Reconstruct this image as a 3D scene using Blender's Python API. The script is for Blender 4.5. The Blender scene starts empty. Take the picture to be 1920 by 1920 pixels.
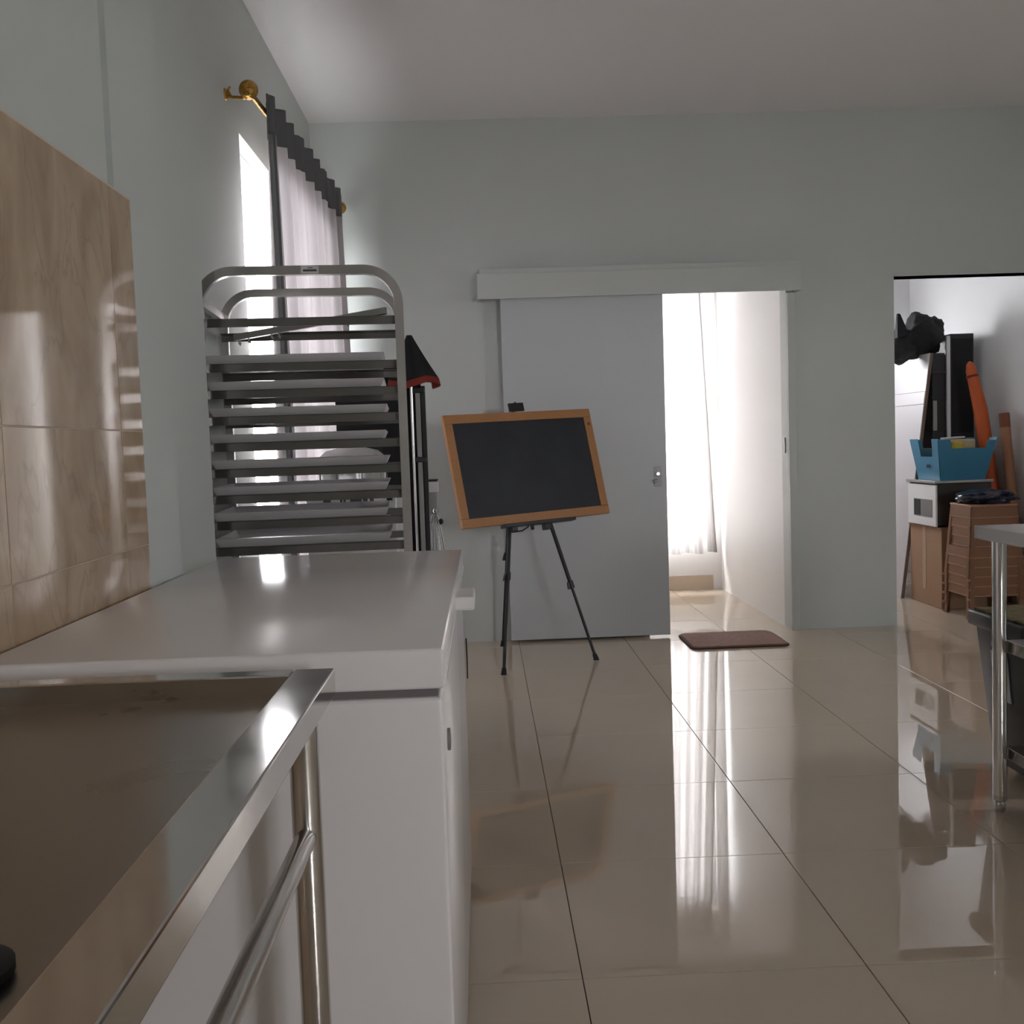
import bpy, bmesh, math, random
from mathutils import Vector, Matrix, noise
random.seed(7)
SC = bpy.context.scene
COL = SC.collection

# ------------------------------------------------------------------ camera
F_PX, CAM_H = 1940.0, 1.12
yaw, pitch, roll = (math.radians(a) for a in (1.549, 3.713, 1.925))
fw = Vector((math.sin(yaw)*math.cos(pitch), math.cos(yaw)*math.cos(pitch), -math.sin(pitch)))
r0 = Vector((math.cos(yaw), -math.sin(yaw), 0)); d0 = fw.cross(r0)
rt = r0*math.cos(roll) + d0*math.sin(roll); dn = d0*math.cos(roll) - r0*math.sin(roll)
cam_d = bpy.data.cameras.new('camera'); cam = bpy.data.objects.new('camera', cam_d); COL.objects.link(cam)
cam_d.sensor_width = 36.0; cam_d.sensor_fit = 'HORIZONTAL'; cam_d.lens = F_PX/1920*36.0
cam_d.clip_start = 0.02; cam_d.clip_end = 200
cam.matrix_world = Matrix(((rt.x, -dn.x, -fw.x, 0), (rt.y, -dn.y, -fw.y, 0), (rt.z, -dn.z, -fw.z, CAM_H), (0, 0, 0, 1)))
SC.camera = cam

# ------------------------------------------------------------------ sky and exposure
W = bpy.data.worlds.new('overcast_sky'); SC.world = W; W.use_nodes = True
bg = W.node_tree.nodes['Background']
bg.inputs['Color'].default_value = (1.0, 0.968, 1.0, 1); bg.inputs['Strength'].default_value = 5.0
SC.view_settings.view_transform = 'Standard'; SC.view_settings.look = 'None'
SC.view_settings.gamma = 1.0; SC.view_settings.use_curve_mapping = False
SC.view_settings.exposure = 3.1
SC.cycles.use_denoising = True; SC.cycles.denoising_prefilter = 'ACCURATE'
SC.cycles.diffuse_bounces = 8; SC.cycles.glossy_bounces = 6; SC.cycles.max_bounces = 12
SC.cycles.transparent_max_bounces = 12
SC.cycles.sample_clamp_indirect = 12

# ------------------------------------------------------------------ layout (metres)
ZC = 2.93                    # ceiling
YB = 5.88; YB2 = 6.00        # back wall, front and rear face
XW = -0.893                  # window wall
XR = 3.60                    # right wall of the kitchen
YF = -3.2                    # wall behind the camera
YH = 7.60                    # far wall of the small hall
YS = 8.10; XS = 3.39         # storeroom far wall and right wall
XD0, XD1, ZD = 0.93, 1.75, 1.97    # doorway to the hall
XP0, XP1, ZP = 2.37, 3.30, 2.00    # passage to the storeroom

def portal(name, loc, rot, sx, sy):
    l = bpy.data.lights.new(name, 'AREA'); l.shape = 'RECTANGLE'; l.size = sx; l.size_y = sy
    l.cycles.is_portal = True
    o = bpy.data.objects.new(name, l); COL.objects.link(o); o.location = loc; o.rotation_euler = rot
H90 = math.pi/2
WIN = dict(y0=4.10, y1=5.46, z0=0.45, z1=2.355)
portal('window_light', (-1.10, (WIN['y0']+WIN['y1'])/2, 1.40), (0, -H90, 0), 1.9, 1.36)   # faces +x
HWIN = dict(x0=0.80, x1=1.67, z0=0.36, z1=2.45)
portal('hall_light', (1.235, YH+0.22, 1.405), (-H90, 0, 0), 0.87, 2.09)
FILL_WIN_S = dict(x0=1.90, x1=2.45, z0=1.45, z1=2.4)  # out-of-view opening, added to light the storeroom
portal('added_storeroom_fill', (2.175, YS+0.22, 1.925), (-H90, 0, 0), 0.55, 0.95)
FILL_WIN_F = dict(x0=2.1, x1=3.1, z0=1.1, z1=2.1)        # unseen window added for fill light, in the wall behind the camera
portal('added_front_fill', (2.6, YF-0.22, 1.6), (H90, 0, 0), 1.0, 1.0)
FILL_WIN_R = dict(y0=2.65, y1=3.15, z0=1.25, z1=1.95)       # side opening level with the right table, invented to brighten the room
portal('added_middle_fill', (XR+0.22, 2.9, 1.6), (0, H90, 0), 0.7, 0.5)

# ------------------------------------------------------------------ materials
def new_mat(name):
    m = bpy.data.materials.new(name); m.use_nodes = True
    return m, m.node_tree.nodes, m.node_tree.links, m.node_tree.nodes['Principled BSDF']
def mat(name, col, rough=0.5, metal=0.0, var=0.0, vscale=6.0, bump=0.0, bscale=60.0, stretch=None, ior=1.5, coat=0.0, rvar=0.0):
    m, N, L, b = new_mat(name)
    b.inputs['Base Color'].default_value = (*col, 1); b.inputs['Roughness'].default_value = rough
    b.inputs['Metallic'].default_value = metal; b.inputs['IOR'].default_value = ior
    b.inputs['Coat Weight'].default_value = coat
    tc = N.new('ShaderNodeTexCoord'); mp = N.new('ShaderNodeMapping'); L.new(tc.outputs['Object'], mp.inputs[0])
    if stretch: mp.inputs['Scale'].default_value = stretch
    nz = N.new('ShaderNodeTexNoise'); nz.inputs['Scale'].default_value = vscale; nz.inputs['Detail'].default_value = 4
    L.new(mp.outputs[0], nz.inputs['Vector'])
    if var:
        mx = N.new('ShaderNodeMix'); mx.data_type = 'RGBA'
        mx.inputs[6].default_value = (*[c*(1-var) for c in col], 1); mx.inputs[7].default_value = (*[min(1, c*(1+var)) for c in col], 1)
        L.new(nz.outputs['Fac'], mx.inputs[0]); L.new(mx.outputs[2], b.inputs['Base Color'])
    if rvar:
        mr = N.new('ShaderNodeMapRange'); mr.inputs[3].default_value = max(0.02, rough-rvar); mr.inputs[4].default_value = rough+rvar
        L.new(nz.outputs['Fac'], mr.inputs[0]); L.new(mr.outputs[0], b.inputs['Roughness'])
    if bump:
        n2 = N.new('ShaderNodeTexNoise'); n2.inputs['Scale'].default_value = bscale; n2.inputs['Detail'].default_value = 3
        L.new(mp.outputs[0], n2.inputs['Vector'])
        bp = N.new('ShaderNodeBump'); bp.inputs['Strength'].default_value = bump; bp.inputs['Distance'].default_value = 0.004
        L.new(n2.outputs['Fac'], bp.inputs['Height']); L.new(bp.outputs[0], b.inputs['Normal'])
    return m
def mat_cloth(name, col, trans, tcol=None, rough=0.9):
    m, N, L, b = new_mat(name)
    out = [n for n in N if n.type == 'OUTPUT_MATERIAL'][0]
    b.inputs['Base Color'].default_value = (*col, 1); b.inputs['Roughness'].default_value = rough
    b.inputs['Specular IOR Level'].default_value = 0.1
    t = N.new('ShaderNodeBsdfTranslucent'); t.inputs['Color'].default_value = (*(tcol or col), 1)
    mx = N.new('ShaderNodeMixShader'); mx.inputs[0].default_value = trans
    L.new(b.outputs[0], mx.inputs[1]); L.new(t.outputs[0], mx.inputs[2]); L.new(mx.outputs[0], out.inputs[0])
    return m
def mat_glass(name):
    m, N, L, b = new_mat(name); out = [n for n in N if n.type == 'OUTPUT_MATERIAL'][0]
    t = N.new('ShaderNodeBsdfTransparent'); t.inputs['Color'].default_value = (0.95, 0.97, 0.97, 1)
    g = N.new('ShaderNodeBsdfGlossy'); g.inputs['Roughness'].default_value = 0.02
    mx = N.new('ShaderNodeMixShader'); mx.inputs[0].default_value = 0.06; L.new(t.outputs[0], mx.inputs[1]); L.new(g.outputs[0], mx.inputs[2])
    L.new(mx.outputs[0], out.inputs[0]); return m
def mat_marble(name):
    m, N, L, b = new_mat(name); b.inputs['Roughness'].default_value = 0.06
    tc = N.new('ShaderNodeTexCoord')
    oi = N.new('ShaderNodeObjectInfo'); ad = N.new('ShaderNodeVectorMath'); ad.operation = 'MULTIPLY_ADD'
    ad.inputs[1].default_value = (1, 1, 1); L.new(tc.outputs['Object'], ad.inputs[0])
    L.new(oi.outputs['Random'], ad.inputs[2])
    mp = N.new('ShaderNodeMapping'); mp.inputs['Scale'].default_value = (1, 1.0, 0.45); L.new(ad.outputs[0], mp.inputs[0])
    n1 = N.new('ShaderNodeTexNoise'); n1.inputs['Scale'].default_value = 11; n1.inputs['Detail'].default_value = 10; n1.inputs['Distortion'].default_value = 0.8
    L.new(mp.outputs[0], n1.inputs['Vector'])
    cr = N.new('ShaderNodeValToRGB'); e = cr.color_ramp.elements
    e[0].position = 0.3; e[0].color = (0.36, 0.25, 0.16, 1); e[1].position = 0.7; e[1].color = (0.52, 0.40, 0.28, 1)
    L.new(n1.outputs['Fac'], cr.inputs[0])
    n2 = N.new('ShaderNodeTexNoise'); n2.inputs['Scale'].default_value = 8.5; n2.inputs['Detail'].default_value = 9; n2.inputs['Distortion'].default_value = 0.6
    L.new(mp.outputs[0], n2.inputs['Vector'])
    m1 = N.new('ShaderNodeMath'); m1.operation = 'SUBTRACT'; m1.inputs[1].default_value = 0.5; L.new(n2.outputs['Fac'], m1.inputs[0])
    m2 = N.new('ShaderNodeMath'); m2.operation = 'ABSOLUTE'; L.new(m1.outputs[0], m2.inputs[0])
    mr = N.new('ShaderNodeMapRange'); mr.inputs[1].default_value = 0; mr.inputs[2].default_value = 0.02; mr.inputs[3].default_value = 0.30; mr.inputs[4].default_value = 0
    L.new(m2.outputs[0], mr.inputs[0])
    mx = N.new('ShaderNodeMix'); mx.data_type = 'RGBA'; mx.inputs[7].default_value = (0.22, 0.14, 0.09, 1)
    L.new(mr.outputs[0], mx.inputs[0]); L.new(cr.outputs[0], mx.inputs[6]); L.new(mx.outputs[2], b.inputs['Base Color'])
    return m
def mat_wood(name, a, bcol, axis_scale):
    m, N, L, b = new_mat(name); b.inputs['Roughness'].default_value = 0.45
    tc = N.new('ShaderNodeTexCoord'); mp = N.new('ShaderNodeMapping'); mp.inputs['Scale'].default_value = axis_scale
    L.new(tc.outputs['Object'], mp.inputs[0])
    n = N.new('ShaderNodeTexNoise'); n.inputs['Scale'].default_value = 8; n.inputs['Detail'].default_value = 6; L.new(mp.outputs[0], n.inputs['Vector'])
    mx = N.new('ShaderNodeMix'); mx.data_type = 'RGBA'; mx.inputs[6].default_value = (*a, 1); mx.inputs[7].default_value = (*bcol, 1)
    L.new(n.outputs['Fac'], mx.inputs[0]); L.new(mx.outputs[2], b.inputs['Base Color']); return m
def mat_lattice(name, col):
    m, N, L, b = new_mat(name); b.inputs['Roughness'].default_value = 0.5
    tc = N.new('ShaderNodeTexCoord'); sep = N.new('ShaderNodeSeparateXYZ'); L.new(tc.outputs['Object'], sep.inputs[0])
    def mth(op, a, bb):
        n = N.new('ShaderNodeMath'); n.operation = op
        for i, v in enumerate((a, bb)):
            if v is None: continue
            if isinstance(v, (int, float)): n.inputs[i].default_value = v
            else: L.new(v, n.inputs[i])
        return n.outputs[0]
    h = mth('ADD', sep.outputs['X'], sep.outputs['Y'])
    s1 = mth('SINE', mth('MULTIPLY', mth('ADD', h, sep.outputs['Z']), 420.0), None)
    s2 = mth('SINE', mth('MULTIPLY', mth('SUBTRACT', h, sep.outputs['Z']), 420.0), None)
    mxm = mth('MAXIMUM', s1, s2)
    mr = N.new('ShaderNodeMapRange'); mr.inputs[1].default_value = -0.2; mr.inputs[2].default_value = 0.9; L.new(mxm, mr.inputs[0])
    mx = N.new('ShaderNodeMix'); mx.data_type = 'RGBA'; mx.inputs[6].default_value = (*[c*0.45 for c in col], 1); mx.inputs[7].default_value = (*col, 1)
    L.new(mr.outputs[0], mx.inputs[0]); L.new(mx.outputs[2], b.inputs['Base Color'])
    bp = N.new('ShaderNodeBump'); bp.inputs['Strength'].default_value = 0.6; bp.inputs['Distance'].default_value = 0.003
    L.new(mr.outputs[0], bp.inputs['Height']); L.new(bp.outputs[0], b.inputs['Normal']); return m

PAINT = (0.55, 0.58, 0.56)
M = dict(
    wall=mat('sage_wall_paint', PAINT, 0.55, var=0.02, vscale=2, bump=0.05, bscale=220),
    white_wall=mat('white_wall_paint', (0.80, 0.79, 0.78), 0.5, var=0.015, vscale=2),
    store_wall=mat('pale_store_paint', (0.80, 0.80, 0.81), 0.6, var=0.02, vscale=2),
    ceil=mat('ceiling_paint', (0.86, 0.845, 0.85), 0.7, var=0.01, vscale=2),
    tile=mat('polished_floor_tile', (0.60, 0.50, 0.395), 0.0, var=0.03, vscale=3, ior=2.0),
    grout=mat('dark_grout', (0.10, 0.085, 0.07), 0.9, var=0.1),
    marble=mat_marble('beige_marble_tile'), wgrout=mat('pale_grout', (0.60, 0.50, 0.40), 0.8),
    skirt=mat('beige_skirting', (0.52, 0.42, 0.33), 0.25, var=0.05),
    pvc=mat('white_window_frame', (0.85, 0.85, 0.86), 0.35, var=0.01), glass=mat_glass('window_glass'),
    door=mat('grey_door_paint', (0.53, 0.555, 0.57), 0.4, var=0.015, vscale=2),
    steel=mat('stainless_steel', (0.62, 0.60, 0.58), 0.22, 1.0, var=0.04, vscale=9, bump=0.02, bscale=120, rvar=0.06),
    steel_top=mat('brushed_table_top', (0.36, 0.33, 0.30), 0.30, 1.0, var=0.10, vscale=7, bump=0.03, bscale=300, rvar=0.08),
    rim=mat('polished_steel_rim', (0.66, 0.64, 0.62), 0.10, 1.0, var=0.05, vscale=14, rvar=0.05),
    chrome=mat('chrome', (0.75, 0.75, 0.75), 0.10, 1.0),
    rack=mat('rack_steel', (0.52, 0.49, 0.48), 0.24, 1.0, var=0.05, vscale=10, rvar=0.05),
    runner=mat('runner_steel', (0.24, 0.225, 0.22), 0.22, 1.0, var=0.06, vscale=10, rvar=0.05),
    alu=mat('tray_aluminium', (0.66, 0.635, 0.645), 0.50, 0.45, var=0.08, vscale=14, rvar=0.06),
    freezer=mat('freezer_enamel', (0.85, 0.825, 0.835), 0.17, var=0.01, vscale=3, bump=0.015, bscale=25),
    seal=mat('grey_seal', (0.18, 0.17, 0.17), 0.7), white_pl=mat('white_plastic', (0.82, 0.80, 0.80), 0.3, var=0.01),
    black=mat('black_metal', (0.012, 0.012, 0.013), 0.42, var=0.2), rubber=mat('black_rubber', (0.01, 0.01, 0.01), 0.7, var=0.2),
    black_pl=mat('black_plastic', (0.015, 0.015, 0.018), 0.35, var=0.2), black_cl=mat('black_fabric', (0.010, 0.010, 0.012), 0.85, var=0.3, bump=0.4, bscale=90),
    navy=mat('navy_plastic_bag', (0.008, 0.010, 0.028), 0.25, var=0.4, bump=0.5, bscale=40),
    red_cl=mat('dark_red_hem', (0.20, 0.02, 0.012), 0.8, var=0.2),
    slate=mat('chalkboard_slate', (0.018, 0.021, 0.030), 0.5, var=0.6, vscale=6),
    pine_x=mat_wood('pine_frame_long', (0.36, 0.155, 0.055), (0.50, 0.25, 0.10), (2, 14, 30)),
    pine_z=mat_wood('pine_frame_upright', (0.36, 0.155, 0.055), (0.50, 0.25, 0.10), (14, 14, 2)),
    rug=mat('brown_pile', (0.31, 0.185, 0.155), 0.95, var=0.35, vscale=45, bump=1.0, bscale=160), rug_edge=mat('rug_binding', (0.10, 0.055, 0.045), 0.9),
    brass=mat('gilt_brass', (0.48, 0.27, 0.06), 0.30, 1.0, var=0.6, vscale=70, bump=1.0, bscale=110),
    curt=mat_cloth('sheer_curtain', (0.42, 0.39, 0.39), 0.24, (0.26, 0.24, 0.245)), curt_dark=mat_cloth('grey_curtain_band', (0.15, 0.15, 0.155), 0.05, (.05, .05, .05)), curt_mid=mat_cloth('grey_curtain_hem', (0.30, 0.30, 0.31), 0.30, (.18, .18, .185)),
    sheer=mat_cloth('white_sheer', (0.62, 0.60, 0.59), 0.38, (0.55, 0.53, 0.52)),
    card=mat('cardboard', (0.36, 0.215, 0.135), 0.85, var=0.08, vscale=5), tape=mat('parcel_tape', (0.44, 0.29, 0.19), 0.4),
    tube=mat('kraft_tube', (0.36, 0.17, 0.09), 0.8, var=0.1), tube2=mat('kraft_tube_cap', (0.21, 0.07, 0.035), 0.7, var=0.1),
    orange=mat('orange_fabric', (0.52, 0.095, 0.018), 0.6, var=0.15, bump=0.3, bscale=40),
    blue=mat('blue_plastic', (0.045, 0.20, 0.33), 0.35, var=0.05), hole=mat('dark_hole', (0.01, 0.01, 0.012), 0.9),
    stool=mat_lattice('brown_lattice_plastic', (0.36, 0.175, 0.095)), stool_rim=mat('brown_plastic', (0.42, 0.215, 0.12), 0.45, var=0.05),
    panelw=mat('white_panel', (0.56, 0.53, 0.545), 0.4, var=0.01), panel_edge=mat('brown_panel_edge', (0.16, 0.10, 0.075), 0.7, var=0.15),
    paper=mat('wrapping_paper', (0.48, 0.38, 0.24), 0.8, var=0.2, vscale=20), yellow=mat('yellow_plastic', (0.55, 0.40, 0.05), 0.5, var=0.1),
    olive=mat('olive_sack', (0.15, 0.12, 0.05), 0.9, var=0.45, vscale=60, bump=0.8, bscale=200),
    sticker=mat('white_sticker', (0.62, 0.60, 0.62), 0.5, var=0.03), ink=mat('grey_ink', (0.06, 0.06, 0.07), 0.6),
    lblue=mat('pale_blue_sticker', (0.42, 0.47, 0.52), 0.5, var=0.05), appl=mat('appliance_white', (0.70, 0.69, 0.68), 0.35, var=0.02),
    darksteel=mat('dark_side_panel', (0.05, 0.045, 0.042), 0.4, 0.3, var=0.1), greymetal=mat('grey_metal', (0.30, 0.29, 0.29), 0.45, 0.6, var=0.1),
    concrete=mat('outdoor_concrete', (0.35, 0.34, 0.33), 0.9, var=0.1), asphalt=mat('dark_asphalt', (0.19, 0.185, 0.185), 0.95, var=0.2),
)

# ------------------------------------------------------------------ mesh helpers
WM = {}
class MB:
    def __init__(s): s.V = []; s.F = []
    def add(s, vs, fs):
        k = len(s.V); s.V += [Vector(v) for v in vs]; s.F += [tuple(i+k for i in f) for f in fs]; return s
    def hexa(s, p): return s.add(p, [(3, 2, 1, 0), (4, 5, 6, 7), (0, 1, 5, 4), (1, 2, 6, 5), (2, 3, 7, 6), (3, 0, 4, 7)])
    def box(s, x0, x1, y0, y1, z0, z1):
        return s.hexa([(x0, y0, z0), (x1, y0, z0), (x1, y1, z0), (x0, y1, z0), (x0, y0, z1), (x1, y0, z1), (x1, y1, z1), (x0, y1, z1)])
    def taper(s, b, z0, t, z1):   # b, t = x0,x1,y0,y1
        return s.hexa([(b[0], b[2], z0), (b[1], b[2], z0), (b[1], b[3], z0), (b[0], b[3], z0), (t[0], t[2], z1), (t[1], t[2], z1), (t[1], t[3], z1), (t[0], t[3], z1)])
    def bar(s, a, b, w, h, up=(0, 0, 1)):
        a, b, up = Vector(a), Vector(b), Vector(up); d = (b-a).normalized()
        x = d.cross(up).normalized(); z = x.cross(d).normalized(); x = x*w/2; z = z*h/2
        return s.hexa([a-x-z, a+x-z, b+x-z, b-x-z, a-x+z, a+x+z, b+x+z, b-x+z])
    def tube(s, path, r, n=10, cap=True):
        path = [Vector(p) for p in path]; rs = r if isinstance(r, (list, tuple)) else [r]*len(path)
        k = len(s.V); t0 = (path[1]-path[0]).normalized()
        a = t0.orthogonal().normalized()
        for i, p in enumerate(path):
            if i == 0: t = t0
            elif i == len(path)-1: t = (path[i]-path[i-1]).normalized()
            else: t = ((path[i]-path[i-1]).normalized() + (path[i+1]-path[i]).normalized()).normalized()
            a = (a - t*a.dot(t)).normalized(); b = t.cross(a)
            for j in range(n):
                q = 2*math.pi*j/n; s.V.append(p + (a*math.cos(q) + b*math.sin(q))*rs[i])
        for i in range(len(path)-1):
            for j in range(n):
                s.F.append((k+i*n+j, k+i*n+(j+1) % n, k+(i+1)*n+(j+1) % n, k+(i+1)*n+j))
        if cap:
            s.F.append(tuple(k+j for j in range(n))[::-1]); s.F.append(tuple(k+(len(path)-1)*n+j for j in range(n)))
        return s
    def sweep(s, path, nrm, w, d):   # rectangular tube along a planar path; nrm = plane normal, w in plane, d along nrm
        path = [Vector(p) for p in path]; nrm = Vector(nrm).normalized(); k = len(s.V)
        for i, p in enumerate(path):
            t = (path[min(i+1, len(path)-1)]-path[max(i-1, 0)]).normalized(); a = t.cross(nrm).normalized()
            for sa, sn in ((-1, -1), (1, -1), (1, 1), (-1, 1)): s.V.append(p + a*sa*w/2 + nrm*sn*d/2)
        for i in range(len(path)-1):
            for j in range(4): s.F.append((k+i*4+j, k+i*4+(j+1) % 4, k+i*4+4+(j+1) % 4, k+i*4+4+j))
        e = k+(len(path)-1)*4
        s.F += [(k+3, k+2, k+1, k), (e, e+1, e+2, e+3)]; return s
    def lathe(s, prof, c, n=24, axis=(0, 0, 1)):
        c = Vector(c); ax = Vector(axis).normalized(); a = ax.orthogonal().normalized(); b = ax.cross(a); k = len(s.V)
        for r, z in prof:
            for j in range(n):
                q = 2*math.pi*j/n; s.V.append(c + ax*z + (a*math.cos(q)+b*math.sin(q))*max(r, 1e-4))
        for i in range(len(prof)-1):
            for j in range(n): s.F.append((k+i*n+j, k+i*n+(j+1) % n, k+(i+1)*n+(j+1) % n, k+(i+1)*n+j))
        s.F.append(tuple(k+j for j in range(n))[::-1]); s.F.append(tuple(k+(len(prof)-1)*n+j for j in range(n)))
        return s
    def grid(s, f, nu, nv):
        k = len(s.V)
        for i in range(nu+1):
            for j in range(nv+1): s.V.append(Vector(f(i/nu, j/nv)))
        for i in range(nu):
            for j in range(nv):
                q = k+i*(nv+1)+j; s.F.append((q, q+nv+1, q+nv+2, q+1))
        return s
    def mesh(s, name, xf=None, bevel=0, seg=2, smooth=False, ang=None):
        me = bpy.data.meshes.new(name)
        V = [xf @ v for v in s.V] if xf else s.V
        me.from_pydata([tuple(v) for v in V], [], s.F)
        bm = bmesh.new(); bm.from_mesh(me); bmesh.ops.recalc_face_normals(bm, faces=bm.faces)
        if bevel:
            es = [e for e in bm.edges if e.is_manifold and e.calc_face_angle(0) > 0.6]
            bmesh.ops.bevel(bm, geom=es, offset=bevel, segments=seg, affect='EDGES', profile=0.5, clamp_overlap=True)
        bm.to_mesh(me); bm.free()
        ang = ang or (18 if bevel else 35)
        if smooth or bevel:
            for p in me.polygons: p.use_smooth = True
            me.set_sharp_from_angle(angle=math.radians(ang))
        return me
    def build(s, name, m, parent=None, local=False, origin=None, solid=0, **kw):
        xf = None
        if origin is not None: xf = Matrix.Translation(-Vector(origin))
        elif parent is not None and not local: xf = WM[parent.name].inverted()
        me = s.mesh(name, xf, **kw); me.materials.append(m)
        o = bpy.data.objects.new(name, me); COL.objects.link(o)
        if origin is not None: o.location = origin
        o.parent = parent
        WM[o.name] = WM[parent.name] if parent is not None else (Matrix.Translation(Vector(origin)) if origin is not None else Matrix())
        if solid:
            md = o.modifiers.new('thickness', 'SOLIDIFY'); md.thickness = solid; md.offset = 0
        return o
def tag(o, label=None, cat=None, group=None, kind=None):
    for k, v in (('label', label), ('category', cat), ('group', group), ('kind', kind)):
        if v: o[k] = v
    return o
def thing(name, label, cat, loc, rz=0.0, group=None, kind=None):
    o = bpy.data.objects.new(name, None); COL.objects.link(o); o.location = loc; o.rotation_euler = (0, 0, rz); o.empty_display_size = 0.05
    WM[o.name] = Matrix.Translation(Vector(loc)) @ Matrix.Rotation(rz, 4, 'Z')
    return tag(o, label, cat, group, kind)
def struct(name, mb, m, **kw): return tag(mb.build(name, m, **kw), kind='structure')
def copy_obj(o, parent, loc=None):
    c = o.copy(); COL.objects.link(c); c.parent = parent
    if loc is not None: c.location = loc
    return c
def blob(c, r, seed, amp=0.25, freq=2.0, sub=4, flat=None):
    bm = bmesh.new(); bmesh.ops.create_icosphere(bm, subdivisions=sub, radius=1.0)
    mb = MB(); off = Vector((seed*3.1, seed*1.7, seed*2.3))
    for v in bm.verts:
        d = v.co.normalized(); k = 1 + amp*noise.noise(d*freq+off) + amp*0.45*abs(noise.noise(d*freq*2.7+off))
        p = Vector((d.x*r[0]*k, d.y*r[1]*k, d.z*r[2]*k))
        if flat is not None: p.z = max(p.z, flat)
        mb.V.append(Vector(c)+p)
    mb.F = [tuple(v.index for v in f.verts) for f in bm.faces]; bm.free(); return mb

# ------------------------------------------------------------------ floor
fl = struct('floor', MB().box(-1.05, XR+.15, YF-.15, YS+.15, -0.14, -0.008), M['grout'])
T = 0.60; GX, GY, GAP = 0.172, 2.095, 0.0022
tmesh = MB().box(0, T-GAP, 0, T-GAP, -0.009, 0).mesh('floor_tile', bevel=0.0007, seg=1); tmesh.materials.append(M['tile'])
ix0 = math.floor((-0.9-GX)/T); ix1 = math.ceil((XR-GX)/T); iy0 = math.floor((YF-GY)/T); iy1 = math.ceil((YS-GY)/T)
for i in range(ix0, ix1):
    for j in range(iy0, iy1):
        x0, y0 = GX+i*T+GAP/2, GY+j*T+GAP/2
        cx0, cx1 = max(x0, -1.04), min(x0+T-GAP, XR+.14); cy0, cy1 = max(y0, YF-.14), min(y0+T-GAP, YS+.14)
        if cx1-cx0 < 0.02 or cy1-cy0 < 0.02: continue
        o = bpy.data.objects.new('floor_tile', tmesh); COL.objects.link(o); o.parent = fl
        o.location = (cx0, cy0, 0)
        if cx1-cx0 < T-GAP-1e-4 or cy1-cy0 < T-GAP-1e-4: o.scale = ((cx1-cx0)/(T-GAP), (cy1-cy0)/(T-GAP), 1)
struct('ceiling', MB().box(-1.05, XR+.15, YF-.15, YS+.15, ZC, ZC+.12), M['ceil'])

# ------------------------------------------------------------------ left wall: tiled part, column, pier, window wall
XT, YC0, YC1, XP, YP1 = -0.690, 2.05, 2.36, -0.79, 3.045
w = WIN
wl = MB().box(-1.05, XT, YF, YC0-.034, 0, ZC).box(-1.05, XT-.016, YC0-.034, YC0, 0, ZC).box(-1.05, XT, YC0, YC1, 0, ZC).box(-1.05, XP, YC1, YP1, 0, ZC)
wl.box(-1.05, XW, YP1, w['y0'], 0, ZC).box(-1.05, XW, w['y1'], YB2, 0, ZC).box(-1.05, XW, w['y0'], w['y1'], 0, w['z0']).box(-1.05, XW, w['y0'], w['y1'], w['z1'], ZC)
wall_left = struct('wall_left', wl, M['wall'])
YT1, ZT1 = 2.13, 1.635
MB().box(XT-.013, XT+.0015, -1.6, YT1+.003, 0.02, ZT1+.003).build('tile_grout', M['wgrout'], wall_left)
zs = [0.04, 0.265, 0.49, 0.715, 0.942, 1.172, ZT1]
ys = [-1.49, -0.99, -0.49, 0.01, 0.51, 1.01, 1.51, 2.005, YT1]
cache = {}
for a, b in zip(ys[:-1], ys[1:]):
    for c, d in zip(zs[:-1], zs[1:]):
        key = (round(b-a, 3), round(d-c, 3))
        if key not in cache:
            cache[key] = MB().box(0, 0.014, 0.001, b-a-.001, 0.001, d-c-.001).mesh('wall_tile', bevel=0.0006, seg=1); cache[key].materials.append(M['marble'])
        o = bpy.data.objects.new('wall_tile', cache[key]); COL.objects.link(o); o.parent = wall_left; o.location = (XT-.0110, a, c)

def window(name, axis, a0, a1, z0, z1, pos, inward, mull=()):
    """axis 'y': window in an x-plane at pos (glass); axis 'x': in a y-plane"""
    e = thing(name, None, None, (pos, a0, z0) if axis == 'y' else (a0, pos, z0), kind='structure')
    def bx(mb, u0, u1, zz0, zz1, d0, d1):
        return mb.box(pos+d0, pos+d1, u0, u1, zz0, zz1) if axis == 'y' else mb.box(u0, u1, pos+d0, pos+d1, zz0, zz1)
    fw_, sw = 0.071, 0.043
    for u0, u1, q0, q1 in ((a0, a1, z1-fw_, z1), (a0, a1, z0, z0+.05), (a0, a0+.045, z0+.05, z1-fw_), (a1-.045, a1, z0+.05, z1-fw_)):
        bx(MB(), u0, u1, q0, q1, -.03, .03).build('window_frame', M['pvc'], e, bevel=0.003, seg=1)
    edges = [a0+.045] + list(mull) + [a1-.045]
    for u0, u1 in zip(edges[:-1], edges[1:]):
        zz0, zz1 = z0+.05, z1-fw_
        s = MB(); bx(s, u0, u1, zz1-sw, zz1, -.02, .02); bx(s, u0, u1, zz0, zz0+sw, -.02, .02)
        bx(s, u0, u0+sw, zz0+sw, zz1-sw, -.02, .02); bx(s, u1-sw, u1, zz0+sw, zz1-sw, -.02, .02)
        so = s.build('sash', M['pvc'], e)
        g = MB(); bx(g, u0+sw-.003, u1-sw+.003, zz0+sw-.003, zz1-sw+.003, -.003, .003); g.build('pane', M['glass'], so)
    return e
window('window_1', 'y', w['y0'], w['y1'], w['z0'], w['z1'], XW-.09, 1)

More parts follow.
